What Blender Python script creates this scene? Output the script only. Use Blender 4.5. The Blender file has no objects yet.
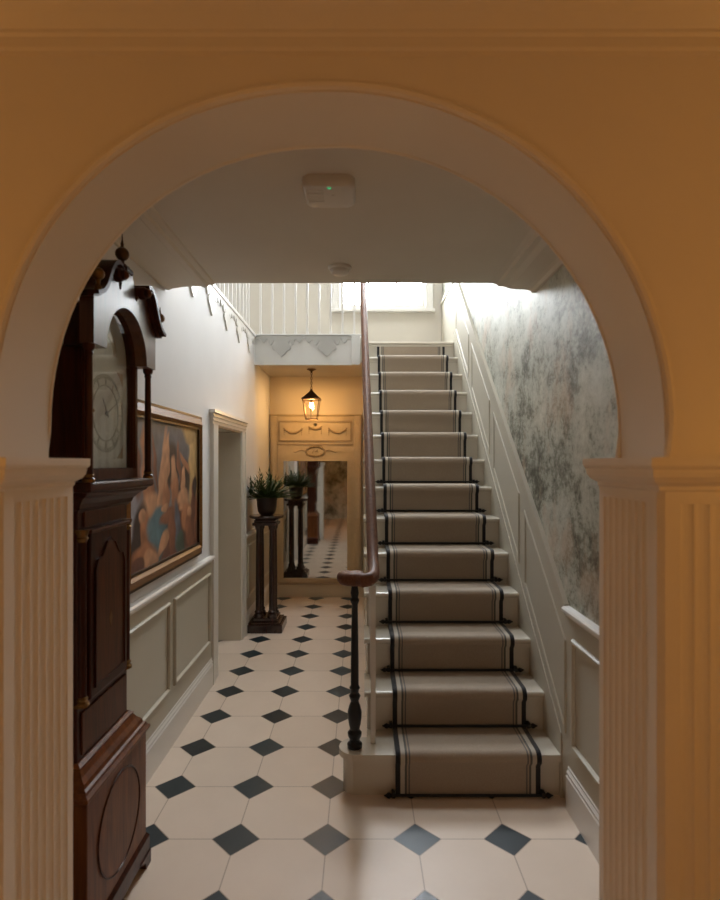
import bpy, bmesh, math, random
from mathutils import Vector, Matrix
random.seed(7)
PI = math.pi
scene = bpy.context.scene
COL = scene.collection

# ------------------------------------------------------------------ materials
def lin(r, g, b):
    def f(c):
        c /= 255.0
        return c / 12.92 if c <= .04045 else ((c + .055) / 1.055) ** 2.4
    return (f(r), f(g), f(b), 1)

class NT:
    def __init__(s, name):
        s.m = bpy.data.materials.new(name); s.m.use_nodes = True
        s.t = s.m.node_tree; s.n = s.t.nodes; s.l = s.t.links
        s.bsdf = s.n['Principled BSDF']; s.out = s.n['Material Output']
    def new(s, typ, **kw):
        n = s.n.new(typ)
        for k, v in kw.items(): setattr(n, k, v)
        return n
    def link(s, a, b): s.l.new(a, b)
    def math(s, op, a, b=None, c=None):
        n = s.n.new('ShaderNodeMath'); n.operation = op
        for i, v in enumerate((a, b, c)):
            if v is None: continue
            if hasattr(v, 'is_linked'): s.l.new(v, n.inputs[i])
            else: n.inputs[i].default_value = v
        return n.outputs[0]
    def coord(s, scale=(1, 1, 1)):
        tc = s.n.new('ShaderNodeTexCoord'); mp = s.n.new('ShaderNodeMapping')
        mp.inputs['Scale'].default_value = scale
        s.l.new(tc.outputs['Object'], mp.inputs['Vector'])
        return mp.outputs[0]
    def noise(s, vec, scale, detail=4, rough=.55, dist=0):
        n = s.n.new('ShaderNodeTexNoise')
        n.inputs['Scale'].default_value = scale; n.inputs['Detail'].default_value = detail
        n.inputs['Roughness'].default_value = rough; n.inputs['Distortion'].default_value = dist
        s.l.new(vec, n.inputs['Vector']); return n.outputs['Fac']
    def ramp(s, fac, stops):
        n = s.n.new('ShaderNodeValToRGB'); e = n.color_ramp.elements
        while len(e) < len(stops): e.new(.5)
        for el, (p, c) in zip(e, stops): el.position = p; el.color = c
        s.l.new(fac, n.inputs['Fac']); return n.outputs['Color']
    def mix(s, fac, a, b):
        n = s.n.new('ShaderNodeMix'); n.data_type = 'RGBA'
        for i, v in ((0, fac), (6, a), (7, b)):
            if hasattr(v, 'is_linked'): s.l.new(v, n.inputs[i])
            else: n.inputs[i].default_value = v
        return n.outputs[2]
    def bump(s, h, strength=.2, dist=.01):
        n = s.n.new('ShaderNodeBump'); n.inputs['Strength'].default_value = strength
        n.inputs['Distance'].default_value = dist
        s.l.new(h, n.inputs['Height']); s.l.new(n.outputs[0], s.bsdf.inputs['Normal'])
    def set(s, **kw):
        for k, v in kw.items():
            i = s.bsdf.inputs[k.replace('_', ' ')]
            if hasattr(v, 'is_linked'): s.l.new(v, i)
            else: i.default_value = v

M = {}
def paint(name, col, rough=.55, var=.05, scale=3, bump=.05):
    t = NT(name); v = t.coord()
    f = t.noise(v, scale, 5)
    c2 = tuple(max(0, x * (1 - 2 * var)) for x in col[:3]) + (1,)
    t.set(Base_Color=t.mix(f, col, c2), Roughness=rough)
    t.bump(t.noise(v, 90, 3), bump, .004)
    M[name] = t.m; return t
paint('wall_white', (.74, .73, .73, 1), .6)
paint('ceiling_white', (.71, .645, .54, 1), .7)
paint('front_cream', (.74, .68, .58, 1), .45)
paint('panel_sage', (.50, .47, .385, 1), .42)
paint('stair_paint', (.60, .555, .47, 1), .25)
paint('trim_white', (.72, .70, .66, 1), .3)
paint('frieze_white', (.66, .66, .64, 1), .5); paint('frieze_grey', (.46, .46, .44, 1), .5)
paint('upper_cream', (.54, .50, .43, 1), .6)
paint('hall_cream', (.66, .55, .38, 1), .5)
paint('gesso', (.58, .45, .27, 1), .5, .12, 14, .2)
paint('gesso_worn', (.40, .29, .16, 1), .5, .2, 30, .2)
paint('plastic_white', (.70, .67, .61, 1), .35, .01)
paint('black_iron', (.005, .005, .006, 1), .45, .1, 20)
paint('bronze', (.09, .045, .02, 1), .35, .1, 20)
M['bronze'].node_tree.nodes['Principled BSDF'].inputs['Metallic'].default_value = .7
paint('brass', (.20, .105, .035, 1), .3, .1, 20)
M['brass'].node_tree.nodes['Principled BSDF'].inputs['Metallic'].default_value = .9
paint('soil', (.02, .012, .008, 1), .9, .2, 60, .5)
paint('pot_brown', (.025, .010, .007, 1), .3, .2, 20)
paint('steel_dark', (.16, .18, .19, 1), .35)
paint('dial_white', (.74, .80, .82, 1), .4, .12, 12)
paint('dial_ring', (.44, .50, .51, 1), .4, .1, 20)
paint('dial_gold', (.52, .44, .32, 1), .4, .15, 20)

def wood(name, c1, c2, rough=.3, coat=.4, axis='z', scale=6):
    t = NT(name)
    sc = {'z': (9, 9, .7), 'y': (9, .7, 9), 'x': (.7, 9, 9)}[axis]
    v = t.coord(sc)
    f = t.noise(v, scale, 6, .6, 1.2)
    t.set(Base_Color=t.ramp(f, [(.3, c1), (.7, c2)]), Roughness=rough, Coat_Weight=coat, Coat_Roughness=.15)
    t.bump(t.noise(v, scale * 4, 3), .04, .003)
    M[name] = t.m
wood('mahogany', (.012, .003, .0012, 1), (.065, .013, .0042, 1), .3, .05)
wood('mahogany_flame', (.06, .016, .0045, 1), (.20, .068, .018, 1), .34, .0, 'z', 4)
wood('mahogany_mid', (.026, .007, .0025, 1), (.105, .028, .008, 1), .32, .05, 'z', 4)
wood('mahogany_gloss', (.035, .010, .004, 1), (.12, .040, .014, 1), .3, .9, 'z', 4)
M['mahogany_gloss'].node_tree.nodes['Principled BSDF'].inputs['Coat Roughness'].default_value = .28
wood('mahogany_rail', (.10, .040, .020, 1), (.19, .082, .044, 1), .48, .0, 'y')
wood('stand_wood', (.012, .004, .003, 1), (.05, .015, .009, 1), .25, .4)
wood('oak_gilt', (.22, .10, .030, 1), (.36, .19, .062, 1), .5, .0, 'y')
M['oak_gilt'].node_tree.nodes['Principled BSDF'].inputs['Specular IOR Level'].default_value = .25
wood('frame_dark', (.02, .01, .006, 1), (.05, .025, .012, 1), .3, .3, 'y')

for _m in ('mahogany', 'mahogany_flame', 'mahogany_mid', 'mahogany_rail'): M[_m].node_tree.nodes['Principled BSDF'].inputs['Specular IOR Level'].default_value = .22

# floor : octagonal limestone with slate insets
TS, TX0, TY0 = .3735, -.142, 2.308
t = NT('tile_floor')
tc = t.new('ShaderNodeTexCoord'); sp = t.new('ShaderNodeSeparateXYZ'); t.link(tc.outputs['Object'], sp.inputs[0])
u = t.math('DIVIDE', t.math('SUBTRACT', sp.outputs[0], TX0), TS)
v = t.math('DIVIDE', t.math('SUBTRACT', sp.outputs[1], TY0), TS)
ru, rv = t.math('ROUND', u), t.math('ROUND', v)
a = t.math('ABSOLUTE', t.math('SUBTRACT', u, ru)); b = t.math('ABSOLUTE', t.math('SUBTRACT', v, rv))
ab = t.math('ADD', a, b)
dia = t.math('LESS_THAN', ab, .262)
gw = .007
edge = t.math('LESS_THAN', t.math('ABSOLUTE', t.math('SUBTRACT', ab, .266)), .0085)
ln = t.math('LESS_THAN', t.math('MINIMUM', a, b), gw)
outside = t.math('GREATER_THAN', ab, .262)
grout = t.math('MAXIMUM', edge, t.math('MULTIPLY', ln, outside))
cu, cv = t.math('FLOOR', u), t.math('FLOOR', v)
cmb = t.new('ShaderNodeCombineXYZ'); t.link(cu, cmb.inputs[0]); t.link(cv, cmb.inputs[1])
wn = t.new('ShaderNodeTexWhiteNoise'); t.link(cmb.outputs[0], wn.inputs[0])
cmb2 = t.new('ShaderNodeCombineXYZ'); t.link(ru, cmb2.inputs[0]); t.link(rv, cmb2.inputs[1])
wn2 = t.new('ShaderNodeTexWhiteNoise'); t.link(cmb2.outputs[0], wn2.inputs[0])
n1 = t.noise(tc.outputs['Object'], 5, 6); n2 = t.noise(tc.outputs['Object'], 40, 4)
stone = t.mix(t.math('MULTIPLY', wn.outputs[0], .5), (.74, .62, .51, 1), (.65, .54, .435, 1))
stone = t.mix(t.math('MULTIPLY', n1, .45), stone, (.56, .455, .36, 1))
slate = t.mix(wn2.outputs[0], (.008, .016, .020, 1), (.020, .040, .048, 1))
vein = t.ramp(t.noise(tc.outputs['Object'], 9, 8, .7, 1.5), [(.60, (0, 0, 0, 1)), (.66, (1, 1, 1, 1))])
slate = t.mix(t.math('MULTIPLY', vein, .05), slate, (.2, .24, .25, 1))
base = t.mix(dia, stone, slate)
base = t.mix(t.math('MULTIPLY', grout, .6), base, (.26, .18, .12, 1))
rgh = t.math('ADD', t.math('MULTIPLY', n2, .2), t.math('ADD', .30, t.math('MULTIPLY', dia, -.07)))
t.set(Base_Color=base, Roughness=rgh)
h = t.math('SUBTRACT', t.math('MULTIPLY', n1, .15), t.math('MULTIPLY', grout, .4))
t.bump(h, .25, .004)
M['tile_floor'] = t.m

# mottled wallpaper
t = NT('wallpaper')
v1 = t.coord((1, .9, .8)); v2 = t.coord((1, .85, 1.0))
big = t.noise(v1, 2.2, 3); med = t.noise(v2, 6.5, 10, .76, .25); fine = t.noise(v2, 34, 6, .8)
f = t.math('ADD', t.math('MULTIPLY', med, .62), t.math('MULTIPLY', fine, .38))
f = t.math('ADD', f, t.math('MULTIPLY', t.math('SUBTRACT', big, .5), .45))
c = t.ramp(f, [(.39, (.085, .083, .055, 1)), (.455, (.24, .24, .185, 1)), (.51, (.43, .44, .37, 1)), (.62, (.58, .59, .52, 1))])
pk = t.ramp(t.noise(t.coord((1, 1.4, .8)), 2.6, 5, .65), [(.53, (0, 0, 0, 1)), (.65, (1, 1, 1, 1))])
c = t.mix(t.math('MULTIPLY', pk, .42), c, (.56, .40, .28, 1))
t.set(Base_Color=c, Roughness=.52, Metallic=.2)
t.bump(t.noise(t.coord((1, 1, .5)), 60, 3), .12, .004)
M['wallpaper'] = t.m

# carpet runner
RX0, RX1 = .160, .832
t = NT('runner_weave')
tc = t.new('ShaderNodeTexCoord'); sp = t.new('ShaderNodeSeparateXYZ'); t.link(tc.outputs['Object'], sp.inputs[0])
e = t.math('MINIMUM', t.math('SUBTRACT', sp.outputs[0], RX0), t.math('SUBTRACT', RX1, sp.outputs[0]))
def band(lo, hi): return t.math('MULTIPLY', t.math('GREATER_THAN', e, lo), t.math('LESS_THAN', e, hi))
nz = t.noise(t.coord((1, 1, 1)), 160, 3); nb = t.noise(t.coord((1, 1, 1)), 9, 4)
bc = t.mix(nz, (.28, .22, .165, 1), (.42, .345, .26, 1)); bc = t.mix(t.math('MULTIPLY', nb, .4), bc, (.28, .22, .165, 1))
bc = t.mix(t.math('MULTIPLY', band(.024, .043), .85), bc, (.46, .42, .35, 1))
bc = t.mix(band(.043, .053), bc, (.09, .085, .075, 1))
bc = t.mix(band(.060, .067), bc, (.12, .11, .10, 1))
bc = t.mix(t.math('LESS_THAN', e, .022), bc, (.006, .006, .008, 1))
t.set(Base_Color=bc, Roughness=.9, Sheen_Weight=.25)
t.bump(nz, .5, .003)
M['runner_weave'] = t.m

def thin_glass(name, tint=(1, 1, 1, 1), base=.02):
    t = NT(name); t.n.remove(t.bsdf)
    tr = t.new('ShaderNodeBsdfTransparent'); tr.inputs[0].default_value = tint
    gl = t.new('ShaderNodeBsdfGlossy'); gl.inputs['Roughness'].default_value = .03
    lw = t.new('ShaderNodeLayerWeight'); lw.inputs[0].default_value = .5
    fr = t.math('MULTIPLY', t.math('POWER', lw.outputs['Facing'], 5), .9)
    mx = t.new('ShaderNodeMixShader')
    t.link(t.math('ADD', fr, base), mx.inputs[0]); t.link(tr.outputs[0], mx.inputs[1]); t.link(gl.outputs[0], mx.inputs[2])
    t.link(mx.outputs[0], t.out.inputs[0]); M[name] = t.m
thin_glass('glass'); thin_glass('clock_glass', (.96, .985, .985, 1), .07)
t = NT('mirror_silver'); fx = t.noise(t.coord(), 25, 6)
t.set(Base_Color=t.mix(t.math('MULTIPLY', fx, .5), (.72, .72, .69, 1), (.5, .49, .45, 1)), Metallic=1.0, Roughness=.03); M['mirror_silver'] = t.m
def emit(name, col, s):
    t = NT(name); t.set(Base_Color=(0, 0, 0, 1), Emission_Color=col, Emission_Strength=s)
    M[name] = t.m
emit('bulb_glow', (1, .56, .19, 1), 500)
emit('led_green', (.1, .8, .3, 1), .5)
t = NT('leaf'); f = t.noise(t.coord(), 18, 3)
t.set(Base_Color=t.mix(f, (.012, .032, .006, 1), (.05, .095, .016, 1)), Roughness=.45); M['leaf'] = t.m

t = NT('canvas_paint'); at = t.new('ShaderNodeVertexColor', layer_name='paint')
sg = t.noise(t.coord((1, 6, 6)), 8, 5)
mx = t.mix(t.math('MULTIPLY', sg, .12), at.outputs[0], (.10, .06, .04, 1))
t.set(Base_Color=mx, Roughness=.45); t.bump(t.noise(t.coord(), 60, 4), .25, .004); M['canvas_paint'] = t.m

# ------------------------------------------------------------------ mesh helpers
class MB:
    def __init__(s): s.b = bmesh.new()
    def box(s, x0, x1, y0, y1, z0, z1, bev=0):
        vs = [s.b.verts.new(p) for p in ((x0,y0,z0),(x1,y0,z0),(x1,y1,z0),(x0,y1,z0),(x0,y0,z1),(x1,y0,z1),(x1,y1,z1),(x0,y1,z1))]
        fs = [s.b.faces.new([vs[i] for i in q]) for q in ((3,2,1,0),(4,5,6,7),(0,1,5,4),(1,2,6,5),(2,3,7,6),(3,0,4,7))]
        if bev > 0:
            es = list({e for f in fs for e in f.edges})
            bmesh.ops.bevel(s.b, geom=es, offset=bev, segments=2, profile=.5, affect='EDGES')
        return s
    def prism(s, pts, plane, a, bb):
        """pts 2D; plane 'yz' extrudes x a..bb, 'xz' extrudes y, 'xy' extrudes z"""
        def P(p, w):
            return {'yz': (w, p[0], p[1]), 'xz': (p[0], w, p[1]), 'xy': (p[0], p[1], w)}[plane]
        A = [s.b.verts.new(P(p, a)) for p in pts]; B = [s.b.verts.new(P(p, bb)) for p in pts]
        n = len(pts)
        s.b.faces.new(A); s.b.faces.new(B[::-1])
        for i in range(n): s.b.faces.new((A[i], B[i], B[(i+1) % n], A[(i+1) % n]))
        return s
    def ring(s, outer, inner, plane, a, bb):
        def P(p, w):
            return {'yz': (w, p[0], p[1]), 'xz': (p[0], w, p[1]), 'xy': (p[0], p[1], w)}[plane]
        L = [[s.b.verts.new(P(p, w)) for p in pts] for pts in (outer, inner) for w in (a, bb)]
        oa, ob, ia, ib = L; n = len(outer)
        for i in range(n):
            j = (i + 1) % n
            s.b.faces.new((oa[i], oa[j], ia[j], ia[i])); s.b.faces.new((ob[i], ib[i], ib[j], ob[j]))
            s.b.faces.new((oa[i], ob[i], ob[j], oa[j])); s.b.faces.new((ia[i], ia[j], ib[j], ib[i]))
        return s
    def frame(s, outer, inner, plane, base, peak):
        """raised moulding: outer/inner polygons at base with a ridge at peak"""
        mid = [((p[0]*.5+q[0]*.5), (p[1]*.5+q[1]*.5)) for p, q in zip(outer, inner)]
        return s.ring(outer, inner, plane, base, peak)
    def tube(s, pts, r, n=10, cap=True, sx=1.0, closed=False):
        pts = [Vector(p) for p in pts]; m = len(pts)
        rr = r if isinstance(r, (list, tuple)) else [r] * m
        rings = []; up = None
        for i, p in enumerate(pts):
            if closed: d = pts[(i+1) % m] - pts[i-1]
            else: d = (pts[min(i+1, m-1)] - pts[max(i-1, 0)])
            d.normalize()
            if up is None:
                up = Vector((0, 0, 1)) if abs(d.z) < .9 else Vector((1, 0, 0))
            side = d.cross(up).normalized(); u2 = side.cross(d).normalized(); up = u2
            rings.append([s.b.verts.new(p + side * math.cos(2*PI*k/n) * rr[i] * sx + u2 * math.sin(2*PI*k/n) * rr[i]) for k in range(n)])
        for i in range(m if closed else m - 1):
            A, B = rings[i], rings[(i+1) % m]
            for k in range(n): s.b.faces.new((A[k], A[(k+1) % n], B[(k+1) % n], B[k]))
        if cap and not closed: s.b.faces.new(rings[0][::-1]); s.b.faces.new(rings[-1])
        return s
    def lathe(s, prof, c=(0, 0, 0), n=20, axis='z'):
        """prof list of (r,h)"""
        def P(r, h, k):
            co, si = r*math.cos(2*PI*k/n), r*math.sin(2*PI*k/n)
            return {'z': (c[0]+co, c[1]+si, c[2]+h), 'x': (c[0]+h, c[1]+co, c[2]+si), 'y': (c[0]+si, c[1]+h, c[2]+co)}[axis]
        rings = [[s.b.verts.new(P(max(r, .0004), h, k)) for k in range(n)] for r, h in prof]
        for A, B in zip(rings, rings[1:]):
            for k in range(n): s.b.faces.new((A[k], A[(k+1) % n], B[(k+1) % n], B[k]))
        s.b.faces.new(rings[0][::-1]); s.b.faces.new(rings[-1])
        return s
    def ball(s, c, r, n=16, sz=1):
        return s.lathe([(r*math.sin(PI*i/10), -r*sz*math.cos(PI*i/10)) for i in range(11)], c, n)
    def build(s, name, mat, parent=None, smooth=False, auto=35):
        bmesh.ops.recalc_face_normals(s.b, faces=s.b.faces)
        me = bpy.data.meshes.new(name)
        for f in s.b.faces: f.smooth = smooth
        if smooth:
            lim = math.radians(auto)
            for e in s.b.edges:
                if len(e.link_faces) == 2 and e.calc_face_angle(0) > lim: e.smooth = False
        s.b.to_mesh(me); s.b.free()
        me.materials.append(M[mat] if isinstance(mat, str) else mat)
        o = bpy.data.objects.new(name, me); COL.objects.link(o)
        if parent is not None:
            o.parent = parent
            o.matrix_parent_inverse = Matrix.Translation(parent.location).inverted() @ Matrix.Identity(4) if False else Matrix.Translation(-Vector(parent.location))
        return o

def tag(o, label, cat, group=None, kind=None):
    if label: o['label'] = label
    if cat: o['category'] = cat
    if group: o['group'] = group
    if kind: o['kind'] = kind
    return o
def thing(name, loc, label, cat, group=None):
    o = bpy.data.objects.new(name, None); o.empty_display_size = .1
    o.location = loc; COL.objects.link(o)
    return tag(o, label, cat, group)
def struct(o, label=None, cat=None):
    o['kind'] = 'structure'
    if label: o['label'] = label
    if cat: o['category'] = cat
    return o
TRIM = [0]
def trim(mb, mat, label, smooth=False):
    TRIM[0] += 1
    return struct(mb.build('trim_%d' % TRIM[0], mat, smooth=smooth), label, 'trim')
def copy_tree(src, dx, dy, dz):
    r = src.copy(); COL.objects.link(r); r.location = src.location + Vector((dx, dy, dz))
    for ch in src.children:
        c = ch.copy(); COL.objects.link(c); c.parent = r
        c.matrix_parent_inverse = ch.matrix_parent_inverse.copy()
    return r

# ------------------------------------------------------------------ dimensions
EYE = 1.55
XL, XR = -1.054, .94          # hall walls
D = 6.48                      # end wall
YB, YF = 1.5, 1.28            # arch wall back / front
CEIL = 2.52
UP = 2.82                     # top of gallery kerb
RISE, GO, N0 = .197, .229, 2.593
def nose(d): return RISE + (d - N0) * RISE / GO
TOPZ = 14 * RISE

# ------------------------------------------------------------------ shell
f = MB(); f.box(-2.2, 2.2, -2.8, 6.7, -.12, 0)
struct(f.build('floor', 'tile_floor'), 'pale octagonal stone tiles with small dark slate diamonds', 'floor')

# arch wall with opening
def arch_pts(hw, cz, cx=-.071, n=48):
    def q(v, e): return math.copysign(abs(v)**e, v)
    return [(cx + hw*q(math.cos(PI*i/n), 1 if i <= n/2 else .93), cz + hw*q(math.sin(PI*i/n), 1 if i <= n/2 else .93)) for i in range(n+1)]
AX, AR, ACZ = -.080, .765, 1.634
PXL, PXR = -.774, .640
CAPZ = 1.56
w = MB()
pts = [(2.2, 0), (2.2, 3.0), (-2.2, 3.0), (-2.2, 0), (AX-AR, 0)] + arch_pts(AR, ACZ)[::-1] + [(AX+AR, 0)]
w.prism(pts, 'xz', YF, YB)
struct(w.build('wall_front', 'front_cream', smooth=True, auto=30), 'cream wall pierced by the round arch', 'wall')
# beads on arch edges
ap = [(AX-AR, CAPZ)] + arch_pts(AR, ACZ)[::-1] + [(AX+AR, CAPZ)]
def arch_bead(r, y, rad, label):
    p = [(AX-AR-r, y, CAPZ)] + [(x, y, z) for x, z in arch_pts(AR+r, ACZ)[::-1]] + [(AX+AR+r, y, CAPZ)]
    trim(MB().tube(p, rad, 8), 'front_cream', label, True)
arch_bead(.014, YF-.002, .011, 'slim round bead edging the near face of the arch')
arch_bead(.004, YB+.002, .008, 'slim bead along the far edge of the arch')

def outline_flutes(x_in, x_out, y0, y1, sgn):
    """plan outline of a fluted pier. inner face at x_in (flutes cut along y), front face at y0 (flutes cut along x)"""
    pts = []
    fp, fw, dep = .0335, .0285, .0048
    # inner face from back to front
    pts.append((x_in, y1))
    y = y1 - .028
    while y - fw > y0 + .035:
        for k in range(6):
            th = PI*k/5
            pts.append((x_in + sgn*dep*math.sin(th), y - fw*(.5-.5*math.cos(th))))
        y -= fp
    # chamfer
    pts += [(x_in, y0+.012), (x_in + sgn*.012, y0)]
    x = abs(x_in) + .045
    xo = abs(x_out)
    while x + fw < xo - .02:
        for k in range(6):
            th = PI*k/5
            pts.append((sgn*(x + fw*(.5-.5*math.cos(th))), y0 + dep*math.sin(th)))
        x += fp
    pts += [(x_out, y0), (x_out, y1)]
    return pts
PY0, PY1 = 1.2, 1.505
for (xi, xo, sg, nm) in ((PXL, -1.14, -1, 'left'), (PXR, 1.0, 1, 'right')):
    m = MB()
    m.prism(outline_flutes(xi, xo, PY0, PY1, sg), 'xy', .20, 1.462)
    m.prism([(xi, PY1), (xi, PY0+.012), (xi+sg*.012, PY0), (xo, PY0), (xo, PY1)], 'xy', 1.462, 1.50)
    m.prism([(xi-sg*.012, PY1+.01), (xi-sg*.012, PY0-.012), (xo, PY0-.012), (xo, PY1+.01)], 'xy', 0, .20)
    # capital profile steps
    cap = [(0.000, 1.488), (.004, 1.492), (.004, 1.500), (.010, 1.503), (.020, 1.510), (.027, 1.520), (.029, 1.530), (.029, 1.536), (.034, 1.540), (.036, 1.545), (.036, 1.562)]
    for (pa, za), (pb, zb) in zip(cap, cap[1:]):
        if zb - za < 1e-6: continue
        A = [(xi-sg*pa, PY1+pa*.6), (xi-sg*pa, PY0-pa), (xo, PY0-pa), (xo, PY1+pa*.6)]
        B = [(xi-sg*pb, PY1+pb*.6), (xi-sg*pb, PY0-pb), (xo, PY0-pb), (xo, PY1+pb*.6)]
        va = [m.b.verts.new((p[0], p[1], za)) for p in A]; vb = [m.b.verts.new((p[0], p[1], zb)) for p in B]
        for i in range(4): m.b.faces.new((va[i], va[(i+1) % 4], vb[(i+1) % 4], vb[i]))
        if za == cap[0][1]: m.b.faces.new(va)
        if zb == cap[-1][1]: m.b.faces.new(vb)
    trim(m, 'front_cream', 'fluted cream pilaster with moulded cap at the %s of the arch' % nm)
# front room cornice
m = MB()
m.prism([(YF, 2.48), (YF-.012, 2.483), (YF-.016, 2.49), (YF-.016, 2.512), (YF-.022, 2.518), (YF-.022, 2.526), (YF-.04, 2.55), (YF-.075, 2.585), (YF-.13, 2.62), (YF-.13, 2.66), (YF, 2.66)], 'yz', -2.1, 2.1)
trim(m, 'front_cream', 'moulded cornice running above the arch')
m = MB(); m.box(-2.2, 2.2, -2.8, YF, 2.66, 2.8); struct(m.build('ceiling', 'front_cream'), 'near room ceiling', 'ceiling')
for nm, bx in (('wall_near_left', (-2.2, -2.1, -2.8, YF)), ('wall_near_right', (2.1, 2.2, -2.8, YF)), ('wall_near_back', (-2.1, 2.1, -2.8, -2.7))):
    m = MB(); m.box(bx[0], bx[1], bx[2], bx[3], 0, 2.66); struct(m.build(nm, 'wallpaper' if nm.endswith('back') else 'front_cream'))

# hall left wall with doorway
DY0, DY1, DH = 4.08, 4.90, 1.825
m = MB()
m.prism([(YB, 0), (DY0, 0), (DY0, DH), (DY1, DH), (DY1, 0), (D, 0), (D, UP-.03), (YB, UP-.03)], 'yz', XL-.25, XL)
struct(m.build('wall_left', 'wall_white'), 'white plaster wall left of the hall', 'wall')
# door behind the opening
m = MB(); m.box(XL-.30, XL-.255, DY0-.05, DY1+.05, 0, DH+.05)
dr = struct(m.build('door_1', 'trim_white'), 'white door set deep in the left wall', 'door')
m = MB()
for z0, z1 in ((.2, .85), (1.0, 1.68)):
    for y0, y1 in ((DY0+.1, DY0+.37), (DY0+.45, DY1-.1)):
        m.ring([(y0, z0), (y1, z0), (y1, z1), (y0, z1)], [(y0+.02, z0+.02), (y1-.02, z0+.02), (y1-.02, z1-.02), (y0+.02, z1-.02)], 'yz', XL-.256, XL-.248)
m.build('panel_moulding', 'trim_white', dr)
# jamb lining + architrave
m = MB()
m.box(XL-.25, XL+.002, DY1-.012, DY1, 0, DH); m.box(XL-.25, XL+.002, DY0, DY0+.012, 0, DH); m.box(XL-.25, XL+.002, DY0+.012, DY1-.012, DH-.012, DH)
trim(m, 'stair_paint', 'pale grey door lining inside the left doorway')
m = MB()
for a0, a1 in ((DY0-.17, DY0), (DY1, DY1+.13)):
    m.prism([(XL, a0), (XL+.026, a0), (XL+.026, a0+.028), (XL+.018, a0+.034), (XL+.018, a1-.012), (XL+.012, a1), (XL, a1)] if a0 < DY0 else [(XL, a0), (XL+.012, a0), (XL+.018, a0+.012), (XL+.018, a1-.034), (XL+.026, a1-.028), (XL+.026, a1), (XL, a1)], 'xy', 0, DH)
for k, (z0, z1, p) in enumerate(((DH, DH+.022, .02), (DH+.022, DH+.03, .028), (DH+.03, DH+.05, .022), (DH+.05, DH+.058, .032), (DH+.058, DH+.078, .026), (DH+.078, DH+.1, .042))):
    m.box(XL, XL+p, DY0-.17-(p-.018), DY1+.13+(p-.018), z0, z1)
trim(m, 'trim_white', 'white moulded architrave around the left doorway')

# right wall
m = MB(); m.box(XR, XR+.2, YB, D, 0, 6.2); struct(m.build('wall_right', 'wallpaper'), 'mottled green and grey wallpaper above the stair panelling', 'wall')
# end wall: below landing and above with window
m = MB(); m.box(XL-.25, XR+.2, D, D+.22, 0, 2.70); struct(m.build('wall_end', 'hall_cream'), 'cream wall behind the tall mirror', 'wall')
WX0, WX1, WZ0, WZ1 = -.245, .745, 3.34, 5.65
m = MB(); ow = [(-2.8, 2.70), (1.14, 2.70), (1.14, 6.2), (-2.8, 6.2)]; iw = [(WX0, WZ0), (WX1, WZ0), (WX1, WZ1), (WX0, WZ1)]
m.ring(ow, iw, 'xz', D, D+.22); struct(m.build('wall_upper_back', 'upper_cream'), 'pale wall around the upstairs window', 'wall')
# upper hall shell
KX0, KX1, KY0, KY1 = -.45, .55, 4.4, 5.4
m = MB(); m.ring([(-2.8, YB-.25), (1.14, YB-.25), (1.14, D+.22), (-2.8, D+.22)], [(KX0, KY0), (KX1, KY0), (KX1, KY1), (KX0, KY1)], 'xy', 6.2, 6.35)
struct(m.build('ceiling', 'ceiling_white'), 'upstairs ceiling', 'ceiling')
m = MB(); m.box(-2.8, -2.6, YB, D, 2.55, 6.2); struct(m.build('wall_upper_left', 'wall_white'))
m = MB(); m.box(-2.8, 1.14, YF, YB, 3.0, 6.2); struct(m.build('wall_upper_front', 'wall_white'))
m = MB(); m.box(-2.6, XL-.25, YB, D, 2.55, UP-.04); struct(m.build('floor', 'upper_cream'), 'upstairs gallery floor', 'floor')
# hall ceiling slab (underside is the hall ceiling)
CE = 3.02
m = MB(); m.box(XL, XR, YB, CE, CEIL, UP-.02); struct(m.build('ceiling', 'ceiling_white'), 'white ceiling above the near part of the hall', 'ceiling')
# cornices in hall
m = MB()
L = [(XL, CEIL), (XL, CEIL-.035), (XL+.02, CEIL-.038), (XL+.035, CEIL-.030), (XL+.10, CEIL-.020), (XL+.19, CEIL-.016), (XL+.20, CEIL-.022), (XL+.225, CEIL-.022), (XL+.235, CEIL-.010), (XL+.262, CEIL-.008), (XL+.268, CEIL)]
m.prism(L, 'xz', YB, CE); trim(m, 'ceiling_white', 'wide shallow cornice on the left of the hall ceiling')
m = MB()
L = [(XR, CEIL), (XR, CEIL-.052), (XR-.018, CEIL-.054), (XR-.03, CEIL-.040), (XR-.05, CEIL-.036), (XR-.09, CEIL-.034), (XR-.14, CEIL-.03), (XR-.17, CEIL-.018), (XR-.20, CEIL-.018), (XR-.21, CEIL-.006), (XR-.235, CEIL)]
m.prism(L, 'xz', YB, CE); trim(m, 'ceiling_white', 'shallow cornice on the right of the hall ceiling')

# landing
LY = 5.56
m = MB(); m.box(XL, .03, LY, D, 2.55, TOPZ-.005); m.box(.03, XR, LY+.09, D, 2.55, TOPZ-.005)
struct(m.build('floor', 'upper_cream'), 'landing at the head of the stairs', 'floor')
m = MB(); m.box(XL, -.095, LY-.02, LY, 2.52, UP-.012); m.box(-.095, -.008, LY-.035, LY, 2.52, UP-.012, .003)
trim(m, 'frieze_white', 'white fascia board below the landing balusters')
m = MB(); m.box(XL, .02, LY-.035, LY+.06, UP-.012, UP+.005, .004); trim(m, 'frieze_white', 'thin capping under the landing balusters')
m = MB(); m.box(XL-.10, XL+.018, CE, LY-.02, UP-.03, UP+.002, .004); trim(m, 'trim_white', 'thin white capping on top of the left wall')
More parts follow.
